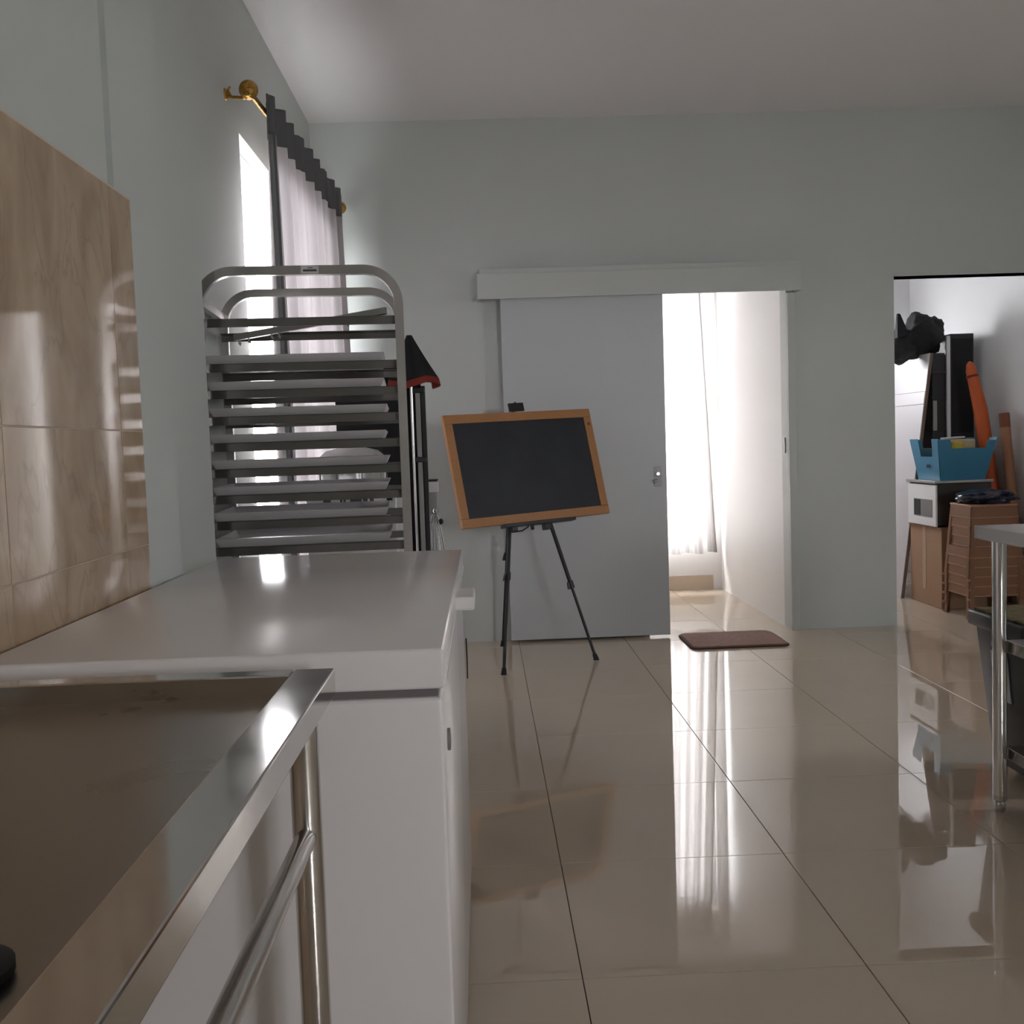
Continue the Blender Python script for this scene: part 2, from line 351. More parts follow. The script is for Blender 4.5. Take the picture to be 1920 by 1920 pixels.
# ------------------------------------------------------------------ back wall with doorway and passage
b = MB().box(-1.05, XD0, YB, YB2, 0, ZC).box(XD0, XD1, YB, YB2, ZD, ZC).box(XD1, XP0, YB, YB2, 0, ZC).box(XP0, XP1, YB, YB2, ZP, ZC).box(XP1, XR+.15, YB, YB2, 0, ZC)
wall_back = struct('wall_back', b, M['wall'])
f = FILL_WIN_F
g = FILL_WIN_R; wr = MB()
for a_, b_ in ((YF, g['y0']), (g['y1'], YB)): wr.box(XR, XR+.15, a_, b_, 0, ZC)
struct('wall_right', wr.box(XR, XR+.15, g['y0'], g['y1'], 0, g['z0']).box(XR, XR+.15, g['y0'], g['y1'], g['z1'], ZC), M['wall'])
window('added_fill_window_right', 'y', g['y0'], g['y1'], g['z0'], g['z1'], XR+.08, 1)  # added fill opening in the right wall, out of view
struct('wall_front', MB().box(-1.05, f['x0'], YF-.15, YF, 0, ZC).box(f['x1'], XR+.15, YF-.15, YF, 0, ZC).box(f['x0'], f['x1'], YF-.15, YF, 0, f['z0']).box(f['x0'], f['x1'], YF-.15, YF, f['z1'], ZC), M['wall'])
window('added_fill_window_front', 'x', f['x0'], f['x1'], f['z0'], f['z1'], YF-.08, 1, mull=(2.6,))  # added fill opening, never in view
# hall beyond the sliding door
h = HWIN
struct('wall_hall_left', MB().box(-.25, -.13, YB2, YH, 0, ZC), M['white_wall'])
struct('wall_hall_right', MB().box(XD1, XD1+.10, YB2, YS, 0, ZC), M['white_wall'])
struct('wall_hall_back', MB().box(-.25, h['x0'], YH, YH+.15, 0, ZC).box(h['x1'], XD1, YH, YH+.15, 0, ZC).box(h['x0'], h['x1'], YH, YH+.15, 0, h['z0']).box(h['x0'], h['x1'], YH, YH+.15, h['z1'], ZC), M['white_wall'])
window('window_3', 'x', h['x0'], h['x1'], h['z0'], h['z1'], YH+.08, 1)
struct('baseboard_hall', MB().box(-.13, 1.685, YH-.012, YH+.001, 0, 0.108), M['skirt'], bevel=0.002)
# storeroom
s = FILL_WIN_S
struct('wall_storeroom_right', MB().box(XS, XS+.12, YB2, YS, 0, ZC), M['store_wall'])
struct('wall_storeroom_back', MB().box(XD1+.1, s['x0'], YS, YS+.15, 0, ZC).box(s['x1'], XS+.12, YS, YS+.15, 0, ZC).box(s['x0'], s['x1'], YS, YS+.15, 0, s['z0']).box(s['x0'], s['x1'], YS, YS+.15, s['z1'], ZC), M['store_wall'])
window('added_fill_window_storeroom', 'x', s['x0'], s['x1'], s['z0'], s['z1'], YS+.08, 1)  # invented opening that only supplies storeroom light
# pelmet over the sliding door, jamb post, passage lintel bead
t1 = thing('trim_1', None, None, (0.9, YB, 1.925), kind='structure')
MB().box(0.005, 1.805, YB-.118, YB-.10, 1.925, 2.062).build('front_board', M['wall'], t1, bevel=0.002)
MB().box(0.018, 1.800, YB-.10, YB, 2.062, 2.092).build('top_board', M['wall'], t1, bevel=0.002)
for x in (0.005, 1.787): MB().box(x, x+.018, YB-.10, YB-.001, 1.925, 2.062).build('end_board', M['wall'], t1, bevel=0.002)
struct('trim_2', MB().box(XD1, XD1+.045, YB-.028, YB, 0.0, 1.925), M['wall'], bevel=0.003)
struct('trim_3', MB().box(XP0, XP1, YB-.008, YB2, ZP, ZP+.006), M['wall'])
d = thing('door_1', 'grey painted sliding door hanging half open from the pelmet', None, (0.58, 5.82, 0), kind='structure')
MB().box(0.130, 1.035, 5.800, 5.838, 0.014, 1.99).build('door_panel', M['door'], d, bevel=0.002)
hl = MB().box(0.962, 1.004, 5.796, 5.80, 0.86, 0.97).build('handle_plate', M['greymetal'], d, bevel=0.002); hl['label'] = 'small chrome lock plate'
MB().lathe([(.012, 0), (.014, .012), (.009, .02)], (0.983, 5.796, 0.93), 14, (0, -1, 0)).build('thumb_turn', M['chrome'], hl, smooth=True)
MB().bar((0.983, 5.782, 0.895), (0.960, 5.775, 0.885), .010, .02).build('lever', M['chrome'], hl, bevel=0.003)
sp = MB().box(1.744, 1.7505, 5.925, 5.955, 1.02, 1.11).build('strike_plate', M['greymetal'], wall_back, bevel=0.001); sp['label'] = 'small metal strike plate in the doorway edge'
# unseen eave added to shade the upper left window; ground outside
struct('added_shade_eave', MB().box(-1.95, -1.05, 3.0, 6.6, 2.46, 2.54), M['concrete'])
struct('ground_outside', MB().box(-14, 16, -14, 22, -0.30, -0.16), M['asphalt'])

# ------------------------------------------------------------------ chest freezer
FX0, FX1, FY0, FY1, FZ = -0.680, -0.060, 1.356, 2.668, 0.855
fz = thing('chest_freezer', 'long white chest freezer with glossy flat lid beside the steel table', 'freezer', ((FX0+FX1)/2, (FY0+FY1)/2, 0))
MB().box(FX0+.012, FX1-.004, FY0+.004, FY1-.004, 0.045, 0.788).build('body', M['freezer'], fz, bevel=0.008, seg=3)
MB().box(FX0+.016, FX1-.010, FY0+.012, FY1-.012, 0.785, 0.800).build('seal', M['seal'], fz)
lid = MB().box(FX0, FX1, FY0, FY1, 0.800, FZ).build('lid', M['freezer'], fz, bevel=0.006, seg=3)
MB().box(FX1-.004, FX1+.036, 1.93, 2.06, 0.812, 0.838).build('handle', M['white_pl'], lid, bevel=0.004)
MB().box(FX1-.002, FX1+.002, FY0+.02, FY1-.02, 0.806, 0.812).build('lid_bead', M['freezer'], lid)
for (x, y) in ((FX0+.06, FY0+.06), (FX1-.04, FY0+.06), (FX0+.06, FY1-.06), (FX1-.04, FY1-.03)):
    MB().lathe([(.020, 0), (.022, .02), (.014, .024), (.014, .05)], (x, y, 0), 14).build('foot', M['white_pl'], fz, smooth=True)
MB().lathe([(.016, 0), (.016, .004), (.010, .005)], (FX1-.004, 1.47, 0.70), 16, (1, 0, 0)).build('lock', M['greymetal'], fz, smooth=True)
MB().tube([(FX1+.002, 2.652, .625), (FX1+.0025, 2.652, .57), (FX1+.002, 2.650, .52)], .0018, 8).build('key_cord', M['rubber'], fz, smooth=True)

# ------------------------------------------------------------------ left steel table with sunken top
TX0, TX1, TY0, TY1, TZ = -0.683, -0.193, -0.35, 1.282, 0.850
tb = thing('steel_table', 'stainless steel work table with raised rim beside the white freezer', 'table', ((TX0+TX1)/2, (TY0+TY1)/2, 0))
MB().box(TX0+.03, TX1-.05, TY0+.03, TY1-.033, 0.806, 0.825).build('table_top', M['steel_top'], tb)
MB().box(TX1-.05, TX1, TY0, TY1, 0.817, TZ).build('rim', M['rim'], tb, bevel=0.0022)
MB().box(TX0+.03, TX1-.0505, TY1-.033, TY1, 0.817, TZ).build('rim', M['rim'], tb, bevel=0.0018)
MB().box(TX0+.03, TX1-.0505, TY0, TY0+.03, 0.817, TZ).build('rim', M['rim'], tb, bevel=0.0018)
MB().box(TX0, TX0+.03, TY0, TY1, 0.817, TZ).build('rim', M['rim'], tb, bevel=0.0018)
LX0, LX1, LY0, LY1 = TX0+.05, -0.222, TY0+.08, 1.205
for x in (LX0, LX1):
    for y in (LY0, LY1):
        lg = MB().tube([(x, y, .02), (x, y, .817)], 0.0175, 20).build('leg', M['steel'], tb, smooth=True)
        MB().lathe([(.012, 0), (.018, .004), (.018, .02), (.012, .03)], (x, y, 0), 14).build('foot', M['black_pl'], lg, smooth=True)
for x in (LX0, LX1): MB().tube([(x, LY0, .668), (x, LY1, .668)], 0.0125, 16).build('rail', M['steel'], tb, smooth=True)
for y in (LY0,): MB().tube([(LX0, y, .668), (LX1, y, .668)], 0.0125, 16).build('rail', M['steel'], tb, smooth=True)
pl = MB().lathe([(.030, 0), (.034, .003), (.034, .008), (.026, .012), (.008, .012), (.008, .02), (.004, .022)], (-0.312, 0.578, 0.825), 28)
tag(pl.build('sink_plug', M['rubber'], origin=(-0.312, 0.578, 0.825), smooth=True), 'small black rubber plug lying on the left steel table top', 'plug')

# ------------------------------------------------------------------ tray rack
RA = math.radians(4.239); RO = Vector((-0.853, 3.172, 0)); RW, RD, RZ = 0.629, 0.476, 1.684
ru = Vector((math.cos(RA), math.sin(RA), 0)); rn = Vector((-math.sin(RA), math.cos(RA), 0))
def R(s_, d_, z_): return RO + ru*s_ + rn*d_ + Vector((0, 0, z_))
rk = thing('tray_rack', 'tall stainless steel rack on castors holding baking trays in front of the window', 'rack', R(RW/2, RD/2, 0), RA)
TW = 0.027; RR = 0.105
def hoop(dd):
    p = [R(TW/2, dd, .12)]
    for k in range(13):
        a = math.pi - k*H90/12; p.append(R(RR+TW/2 + RR*math.cos(a), dd, RZ-TW/2-RR + RR*math.sin(a)))
    for k in range(13):
        a = H90 - k*H90/12; p.append(R(RW-TW/2-RR + RR*math.cos(a), dd, RZ-TW/2-RR + RR*math.sin(a)))
    p.append(R(RW-TW/2, dd, .12)); return MB().sweep(p, rn, TW, TW)
hoops = [hoop(dd).build('hoop_frame', M['rack'], rk, smooth=True, ang=50) for dd in (TW/2, RD-TW/2)]
TIER = [1.532] + [1.396-0.0806*k for k in range(15)]
for z in TIER:
    for sgn, d_ in ((1, TW+.0015), (-1, RD-TW-.0015)):
        m_ = MB(); dA, dB = sorted((d_, d_+sgn*.002)); dC, dD = sorted((d_, d_+sgn*.030))
        def rb(s0, s1, a0, a1, z0, z1): m_.hexa([R(s0, a0, z0), R(s1, a0, z0), R(s1, a1, z0), R(s0, a1, z0), R(s0, a0, z1), R(s1, a0, z1), R(s1, a1, z1), R(s0, a1, z1)])
        rb(.004, RW-.004, dA, dB, z-.026, z); rb(.004, RW-.004, dC, dD, z-.002, z)
        m_.build('runner', M['runner'], rk)
for s_ in (TW/2, RW-TW/2):
    for z in (.16, 1.585): MB().bar(R(s_, TW, z), R(s_, RD-TW, z), .02, .025).build('cross_bar', M['rack'], rk)
for d_ in (TW/2, RD-TW/2): MB().bar(R(TW, d_, .16), R(RW-TW, d_, .16), .02, .025).build('cross_bar', M['rack'], rk)
for s_ in (TW/2+.005, RW-TW/2-.005):
    for d_ in (TW/2+.01, RD-TW/2-.01):
        c = R(s_, d_, 0)
        fk = MB().box(c.x-.018, c.x+.018, c.y-.012, c.y+.012, .075, .12).build('castor_fork', M['rack'], rk, bevel=0.002)
        MB().lathe([(.03, -.012), (.045, -.011), (.048, 0), (.045, .011), (.03, .012)], c+Vector((0, 0, .048)), 20, (1, 0, 0)).build('castor_wheel', M['rubber'], fk, smooth=True)
st = MB(); st.hexa([R(.325, -.0008, RZ-.025), R(.378, -.0008, RZ-.025), R(.378, .0005, RZ-.025), R(.325, .0005, RZ-.025), R(.325, -.0008, RZ-.002), R(.378, -.0008, RZ-.002), R(.378, .0005, RZ-.002), R(.325, .0005, RZ-.002)])
so = st.build('sticker', M['sticker'], hoops[0]); so['label'] = 'small white printed sticker'
for z0, z1, a0, a1 in ((.018, .0205, .345, .360), (.0085, .0145, .331, .372)):
    q = MB(); q.hexa([R(x_, d_, RZ-.027+z_) for z_ in (z0, z1) for x_, d_ in ((a0, -.0013), (a1, -.0013), (a1, -.0006), (a0, -.0006))]); q.build('print', M['ink'], so)
# baking trays: flared pans on the runners
def tray_mesh():
    L, D, Hh, fl_, t = 0.545, 0.405, 0.026, 0.012, 0.0012
    a0, a1, b0, b1 = fl_, L-fl_, fl_, D-fl_
    mb = MB()
    o0 = [(a0, b0, 0), (a1, b0, 0), (a1, b1, 0), (a0, b1, 0)]; o1 = [(0, 0, Hh), (L, 0, Hh), (L, D, Hh), (0, D, Hh)]
    i1 = [(t*2, t*2, Hh), (L-t*2, t*2, Hh), (L-t*2, D-t*2, Hh), (t*2, D-t*2, Hh)]
    i0 = [(a0+t, b0+t, t), (a1-t, b0+t, t), (a1-t, b1-t, t), (a0+t, b1-t, t)]
    mb.V = [Vector((x-L/2, y-D/2, z)) for x, y, z in o0+o1+i1+i0]
    for q in range(3):
        for j in range(4): mb.F.append((q*4+j, q*4+(j+1) % 4, q*4+4+(j+1) % 4, q*4+4+j))
    mb.F += [(3, 2, 1, 0), (12, 13, 14, 15)]
    me = mb.mesh('baking_tray', bevel=0.001, seg=1); me.materials.append(M['alu'])
    return me
tm = tray_mesh()
words = ['topmost', 'second', 'third', 'fourth', 'fifth', 'sixth', 'seventh', 'eighth']
for k in range(8):
    o = bpy.data.objects.new('baking_tray', tm); COL.objects.link(o)
    o.location = R(RW-.063-.2725 + random.uniform(-.006, .006), RD/2, TIER[1+k]+.0004); o.rotation_euler = (0, 0, RA)
    tag(o, ('topmost aluminium baking tray in the steel rack' if k == 0 else '%s aluminium baking tray from the top of the steel rack' % words[k]), 'baking tray', 'baking trays in the rack')
# hook bar lying across the top runners
hb = thing('hook_bar', 'flat steel bar with small hanging hooks laid slantwise across the rack top tier', 'hook bar', R(.30, .23, 1.533))
A, B = R(.055, .41, 1.516), R(.575, .045, 1.549)
MB().bar(A, B, .014, .022).build('bar', M['rack'], hb, bevel=0.002)
dv = (B-A)
for q in (.03, .10, .26, .31, .76, .90, .965):
    c = A+dv*q; MB().tube([c+Vector((0, 0, -.006)), c+Vector((0, 0, -.022)), c+Vector((.004, 0, -.027)), c+Vector((.004, .006, -.020))], .0032, 8).build('hook', M['greymetal'], hb, smooth=True)

# ------------------------------------------------------------------ things behind the rack
ap = thing('steel_appliance', 'pale appliance with dark printed control strip standing behind the tray rack', 'appliance', (-.50, 4.04, 0))
MB().box(-.665, -.325, 3.88, 4.20, .03, .968).build('body', M['appl'], ap, bevel=0.006)
MB().box(-.66, -.33, 3.874, 3.881, .918, .962).build('control_strip', M['sticker'], ap)
for x0, x1 in ((-.598, -.570), (-.535, -.528), (-.522, -.515), (-.498, -.455), (-.450, -.433), (-.425, -.410), (-.362, -.340)):
    MB().box(x0, x1, 3.8725, 3.8745, .928, .954).build('mark', M['ink'], ap)
MB().box(-.60, -.45, 3.873, 3.881, .86, .885).build('band', M['yellow'], ap)
for x in (-.64, -.35):
    for y in (3.91, 4.17): MB().lathe([(.015, 0), (.015, .03)], (x, y, 0), 12).build('foot', M['black_pl'], ap)
pt = thing('steel_pot', 'round stainless pot with domed lid glimpsed behind the trays', 'pot', (-.505, 4.04, .968))
MB().lathe([(.12, 0), (.135, .01), (.135, .105), (.142, .110)], (-.505, 4.04, .968), 36).build('pot_body', M['chrome'], pt, smooth=True)
MB().lathe([(.140, 0), (.135, .010), (.10, .040), (.05, .052), (0, .055)], (-.505, 4.04, 1.078), 36).build('lid', M['alu'], pt, smooth=True)
for sx in (-1, 1): MB().tube([(-.505+sx*.13, 4.0, 1.04), (-.505+sx*.165, 4.01, 1.045), (-.505+sx*.165, 4.07, 1.045), (-.505+sx*.13, 4.08, 1.04)], .005, 8).build('handle', M['chrome'], pt, smooth=True)
bs = thing('folding_screen', 'tall black fabric screen with metal side posts standing behind the tray rack', 'screen', (-.43, 4.42, 0))
MB().box(-.612, -.250, 4.41, 4.43, .10, 1.465).build('fabric_panel', M['black_cl'], bs, bevel=0.004)
MB().tube([(-.287, 4.37, .02), (-.287, 4.37, 1.57)], .0065, 12).build('post', M['steel'], bs, smooth=True)
MB().box(-.272, -.252, 4.375, 4.395, .02, 1.37).build('post', M['greymetal'], bs, bevel=0.002)
MB().box(-.250, -.232, 4.39, 4.43, .02, 1.38).build('post', M['black'], bs, bevel=0.002)
for z in (.45, 1.06, 1.35): MB().box(-.292, -.234, 4.366, 4.40, z, z+.022).build('bracket', M['black'], bs, bevel=0.002)
for x in (-.59, -.26): MB().box(x-.015, x+.015, 4.30, 4.54, 0, .02).build('foot', M['black'], bs, bevel=0.003)
MB().box(-.605, -.24, 4.415, 4.427, .02, .10).build('bottom_rail', M['black'], bs)
cl = thing('apron', 'black cloth with dark red hem draped over the post behind the rack', 'cloth', (-.26, 4.38, 1.38))
def drape(z0, z1, k0, k1):
    def f(u, v):
        k = k0+(k1-k0)*v; a = -2.5 + u*3.3; fold = 1+.13*math.sin(u*19+1)*k
        rx, ry = (.010+.088*k)*fold, (.02+.05*k)*fold
        return (-.287 + rx*math.cos(a)*1.05 + .004*k, 4.365 + ry*math.sin(a), z0+(z1-z0)*v - .012*math.sin(u*9)*k)
    return f
MB().grid(drape(1.588, 1.405, 0.0, 1.0), 40, 12).build('cloth_body', M['black_cl'], cl, solid=.004, smooth=True, ang=80)
MB().grid(drape(1.407, 1.378, .99, 1.04), 40, 3).build('hem', M['red_cl'], cl, solid=.005, smooth=True, ang=80)
ws = thing('utensil_stand', 'grey metal utensil stand with hanging wire whisks next to the rack', 'utensil stand', (-.215, 4.52, 0))
MB().box(-.235, -.205, 4.51, 4.54, .0, .93).build('post', M['greymetal'], ws, bevel=0.002)
MB().box(-.238, -.14, 4.45, 4.60, 0, .02).build('base', M['greymetal'], ws, bevel=0.004)
MB().box(-.252, -.192, 4.47, 4.55, .925, .975).build('top_box', M['alu'], ws, bevel=0.003)
MB().box(-.245, -.197, 4.468, 4.552, .973, .982).build('slot', M['black'], ws)
MB().lathe([(0, -.014), (.010, -.010), (.014, 0), (.010, .010), (0, .014)], (-.208, 4.47, .845), 14).build('ball', M['chrome'], ws, smooth=True)
for k in range(6):
    x = -.238+k*.010; MB().tube([(-.215+(x+.215)*.3, 4.475, .84), (x, 4.462, .77), (x+.006*(k-2), 4.462, .62)], .0028, 8).build('whisk_wire', M['chrome'], ws, smooth=True)
MB().lathe([(.0, 0), (.012, .004), (.014, .012), (.006, .018)], (-.196, 4.465, .80), 12, (1, -.2, 0)).build('knob', M['black_pl'], ws, smooth=True)

# ------------------------------------------------------------------ curtain rod and curtain on the left window
cr = thing('curtain_rod', 'gilt brass curtain rod with ornate ball finial above the left window', 'curtain rod', (-.80, 4.7, 2.43))
RX = lambda y: -.80 + (y-3.85)*.040
MB().tube([(RX(3.87), 3.87, 2.432), (RX(5.74), 5.74, 2.432)], .0105, 14).build('rod', M['brass'], cr, smooth=True)
for yb_, fl_ in ((3.87, 1), (5.74, -1)):
    fo = MB().lathe([(.012, -.05), (.016, -.044), (.012, -.036), (.026, -.024), (.034, -.006), (.035, .006), (.027, .026), (.010, .036), (.006, .044)], (RX(yb_), yb_, 2.436), 28, (0, -1, 0)).build('finial', M['brass'], cr, smooth=True)
for y in (3.905, 5.66):
    br = MB().tube([(XW+.002, y, 2.43), (XW+.03, y, 2.423), (RX(y), y, 2.418)], [.008, .006, .007], 10).build('bracket', M['brass'], cr, smooth=True)
    MB().lathe([(.022, 0), (.020, .006), (.010, .010)], (XW, y, 2.435), 16, (1, 0, 0)).build('wall_plate', M['brass'], br, smooth=True)
    MB().tube([(XW+.02, y, 2.43), (XW+.012, y, 2.45), (XW+.02, y, 2.462)], .004, 8).build('scroll', M['brass'], br, smooth=True)
cu = thing('window_curtain', 'grey-pink sheer curtain with dark grey header and borders on the left window', 'curtain', (-.76, 4.85, .12))
CY0, CY1 = 4.03, 5.64
def cfold(u, z, amp):
    y = CY0+(CY1-CY0)*u
    ph = u*2*math.pi*9
    x = RX(y) + .020 + amp*math.sin(ph) + .35*amp*math.sin(ph*2.3+1.1+z*.6)
    return Vector((x, y + .012*math.cos(ph), z))
def cgrid(u0, u1, z0, z1, nu, nv, wave=0.0):
    def f(a, bb):
        u = u0+(u1-u0)*a; zt = z1 + wave*math.sin(u*57+.7)
        z = zt+(z0-zt)*bb
        amp = .020 + .020*min(1, max(0, (2.40-z)/1.2))
        return cfold(u, z, amp)
    return MB().grid(f, nu, nv)
ZH = 2.335
cgrid(.03, .97, .12, ZH, 180, 26).build('sheer_panel', M['curt'], cu, smooth=True, ang=90)
cgrid(0, 1, ZH, 2.478, 190, 5, .004).build('header_band', M['curt_dark'], cu, smooth=True, ang=90, solid=.004)
for u0, u1, mm in ((0, .022, 'curt_mid'), (.022, .03, 'curt_dark'), (.97, 1.0, 'curt_mid')): cgrid(u0, u1, .12, ZH, 10, 26).build('border', M[mm], cu, smooth=True, ang=90, solid=.003)
# sheer curtain in the hall window
hc = thing('hall_curtain', 'white sheer curtain glowing in the window of the small hall', 'curtain', (1.0, 7.5, .28))
def hcf(u0, u1):
    def f(a, v):
        u = u0+(u1-u0)*a; z = 2.60 + (.283-2.60)*v
        xr = 1.590 + .107*v; xl = .55
        x = xl + (xr-xl)*u; ph = u*2*math.pi*13
        return (x, 7.50 + .022*math.sin(ph)+.008*math.sin(ph*2.7+v), z + (.006*math.sin(ph*.5) if v > .99 else 0))
    return f
MB().grid(hcf(0, 1), 200, 12).build('curtain_panel', M['sheer'], hc, smooth=True, ang=90)
MB().grid(lambda a, v: hcf(.985, 1.0)(a, v), 4, 12).build('side_hem', M['sheer'], hc, smooth=True, ang=90, solid=.004)
MB().tube([(.45, 7.50, 2.60), (1.70, 7.50, 2.60)], .011, 12).build('rod', M['alu'], hc, smooth=True)

# ------------------------------------------------------------------ chalkboard on easel
ph, al, ro = math.radians(28.0), math.radians(14.8), 0.028
ec = Vector((.236, 5.39, 1.005)); eu = Vector((math.cos(ph), math.sin(ph), 0))
ev = Vector((-math.sin(ph)*math.sin(al), math.cos(ph)*math.sin(al), math.cos(al))); en = eu.cross(ev)
if en.y > 0: en = -en       # towards the viewer
def E(s_, t_, n_=0.0): return ec + eu*s_ + ev*t_ + en*n_
bu = eu*math.cos(ro)+ev*math.sin(ro); bv = ev*math.cos(ro)-eu*math.sin(ro)
def Bp(s_, t_, n_=0.0): return ec + bu*s_ + bv*t_ + en*n_
ea = thing('easel', 'black folding tripod easel holding up the chalkboard', 'easel', (.25, 5.35, 0))
NB = -.030
def legpath(s0, t0, s1, t1, k): return [E(s0+(s1-s0)*q, t0+(t1-t0)*q, NB) for q in k]
footz = lambda s_, t_: E(s_, t_, NB)
TB = -(ec.z + en.z*NB)/ev.z
head = (-.015, .285)
def easel_leg(a, b, kc):
    a, b = Vector(a), Vector(b); d_ = b-a
    o = MB().tube([a, a+d_*kc], .0105, 12).build('leg', M['black'], ea, smooth=True)
    MB().tube([a+d_*(kc-.02), a+d_*.985], .0078, 12).build('leg_extension', M['black'], o, smooth=True)
    c = a+d_*kc; dd = d_.normalized()
    MB().tube([c-dd*.022, c+dd*.018], .0155, 12).build('clamp', M['black_pl'], o, smooth=True)
    MB().bar(c-dd*.015+Vector((-.012, -.012, 0)), c+dd*.020+Vector((-.018, -.016, 0)), .012, .012).build('clamp_lever', M['black_pl'], o, bevel=0.002)
    MB().tube([b-dd*.03+Vector((0, 0, 0)), Vector((b.x, b.y, .006)), Vector((b.x, b.y, 0.0))], [.011, .014, .016], 12).build('rubber_foot', M['rubber'], o, smooth=True)
easel_leg(E(head[0], head[1], NB), (.069, 5.003, .002), .64)
easel_leg(E(head[0], head[1], NB), (.551, 5.262, .002), .70)
easel_leg(E(head[0], head[1]-.05, NB-.03), (.079, 5.72, .002), .58)
MB().tube([E(head[0], -.33, NB), E(head[0], .335, NB)], .0095, 12).build('mast', M['black'], ea, smooth=True)
MB().bar(E(-.045, .28, NB), E(.015, .28, NB), .03, .05, en).build('head_joint', M['black_pl'], ea, bevel=0.004)
tcp = MB(); tcp.bar(E(-.06, .318, .005), E(.03, .322, .005), .045, .012, en)
tcp.build('top_clip', M['black_pl'], ea, bevel=0.002)
MB().bar(E(-.035, .325, .0), E(-.005, .345, -.01), .02, .018, en).build('clip_lever', M['black_pl'], ea, bevel=0.003)
MB().bar(Bp(-.215, -.302, .004), Bp(.215, -.302, .004), .05, .016, bv).build('ledge', M['black_pl'], ea, bevel=0.002)
for s_ in (-.130, .070): MB().bar(E(s_, -.335, NB), E(s_, -.295, NB), .035, .04, en).build('ledge_bracket', M['black_pl'], ea, bevel=0.004)
MB().tube([E(-.14, -.335, NB), E(-.09, -.335, NB+.02), E(-.05, -.315, NB+.02), E(-.03, -.297, NB+.01)], .0035, 8).build('cord', M['black_pl'], ea, smooth=True)
cb = thing('chalkboard', 'blank black chalkboard in a pine frame standing on the easel', 'chalkboard', Bp(0, -.2925, 0))
BW, BH, FW = .890, .585, .046
def bpl(s0, s1, t0, t1, n0, n1): return MB().hexa([Bp(s0, t0, n0), Bp(s1, t0, n0), Bp(s1, t0, n1), Bp(s0, t0, n1), Bp(s0, t1, n0), Bp(s1, t1, n0), Bp(s1, t1, n1), Bp(s0, t1, n1)])
bpl(-BW/2+.02, BW/2-.02, -BH/2+.02, BH/2-.02, -.006, .008).build('slate', M['slate'], cb)
bpl(-BW/2, BW/2, BH/2-FW, BH/2, -.010, .014).build('frame_rail', M['pine_x'], cb, bevel=0.0025)
bpl(-BW/2, BW/2, -BH/2, -BH/2+FW, -.010, .014).build('frame_rail', M['pine_x'], cb, bevel=0.0025)
bpl(-BW/2, -BW/2+FW, -BH/2+FW+.0005, BH/2-FW-.0005, -.010, .0138).build('frame_stile', M['pine_z'], cb, bevel=0.0025)
bpl(BW/2-FW, BW/2, -BH/2+FW+.0005, BH/2-FW-.0005, -.010, .0138).build('frame_stile', M['pine_z'], cb, bevel=0.0025)
kn = MB().lathe([(.009, 0), (.008, .0006)], Bp(BW/2-.022, BH/2-.085, .0136), 14, en).build('knot', M['tube2'], cb)

# ------------------------------------------------------------------ door mat
dm = thing('door_mat', 'brown pile door mat with rounded corners in front of the open doorway', 'mat', (1.345, 5.62, 0))
def rrect(x0, x1, y0, y1, r, z0, z1):
    pts = []
    for cx, cy, a0 in ((x1-r, y1-r, 0), (x0+r, y1-r, 90), (x0+r, y0+r, 180), (x1-r, y0+r, 270)):
        for k in range(7): a = math.radians(a0+15*k); pts.append((cx+r*math.cos(a), cy+r*math.sin(a)))
    n = len(pts); mb = MB(); mb.V = [Vector((x, y, z0)) for x, y in pts]+[Vector((x, y, z1)) for x, y in pts]
    mb.F = [tuple(range(n))[::-1], tuple(range(n, 2*n))]+[(j, (j+1) % n, n+(j+1) % n, n+j) for j in range(n)]
    return mb
rrect(1.080, 1.612, 5.410, 5.835, .045, 0, .009).build('binding', M['rug_edge'], dm, bevel=0.002)
rrect(1.090, 1.602, 5.420, 5.825, .038, .006, .015).build('pile', M['rug'], dm, bevel=0.003)

# ------------------------------------------------------------------ right steel table
r = thing('steel_table', 'stainless steel work table with two undershelves at the right edge of the room', 'table', (1.77, 2.25, 0))
QX0, QX1, QY0, QY1 = 1.418, 2.12, 1.55, 2.952
MB().box(QX0, QX1, QY0, QY1, .804, .842).build('table_top', M['steel'], r, bevel=0.002)
for zz in (.505, .190):
    MB().box(QX0+.085, QX1-.085, QY0+.06, QY1-.01, zz-.035, zz).build('undershelf', M['steel_top'], r, bevel=0.002)
for x in (QX0+.063, QX1-.063):
    for y in (QY0+.06, QY1-.022):
        lg = MB().tube([(x, y, .05), (x, y, .804)], .0195, 24).build('leg', M['chrome'], r, smooth=True)
        MB().lathe([(.012, 0), (.015, .004), (.016, .02), (.013, .03), (.020, .036), (.020, .05)], (x, y, 0), 18).build('foot', M['steel'], lg, smooth=True)

# ------------------------------------------------------------------ wheeled bin behind the right table
bn = thing('waste_bin', 'black wheeled plastic bin standing behind the right steel table', 'bin', (1.80, 3.14, 0))
MB().taper((1.63, 1.98, 3.02, 3.27), .045, (1.585, 2.03, 2.985, 3.30), .50).build('body', M['black_pl'], bn, bevel=0.012, seg=3)
MB().box(1.568, 2.045, 2.968, 3.318, .485, .535).build('rim', M['black_pl'], bn, bevel=0.010, seg=3)
for y in (3.00, 3.29):
    MB().lathe([(.02, -.015), (.045, -.013), (.048, 0), (.045, .013), (.02, .015)], (1.73, min(max(y, 3.03), 3.26), .048), 20, (0, 1, 0)).build('wheel', M['rubber'], bn, smooth=True)
    MB().lathe([(.02, -.015), (.045, -.013), (.048, 0), (.045, .013), (.02, .015)], (1.93, min(max(y, 3.03), 3.26), .048), 20, (0, 1, 0)).build('wheel', M['rubber'], bn, smooth=True)
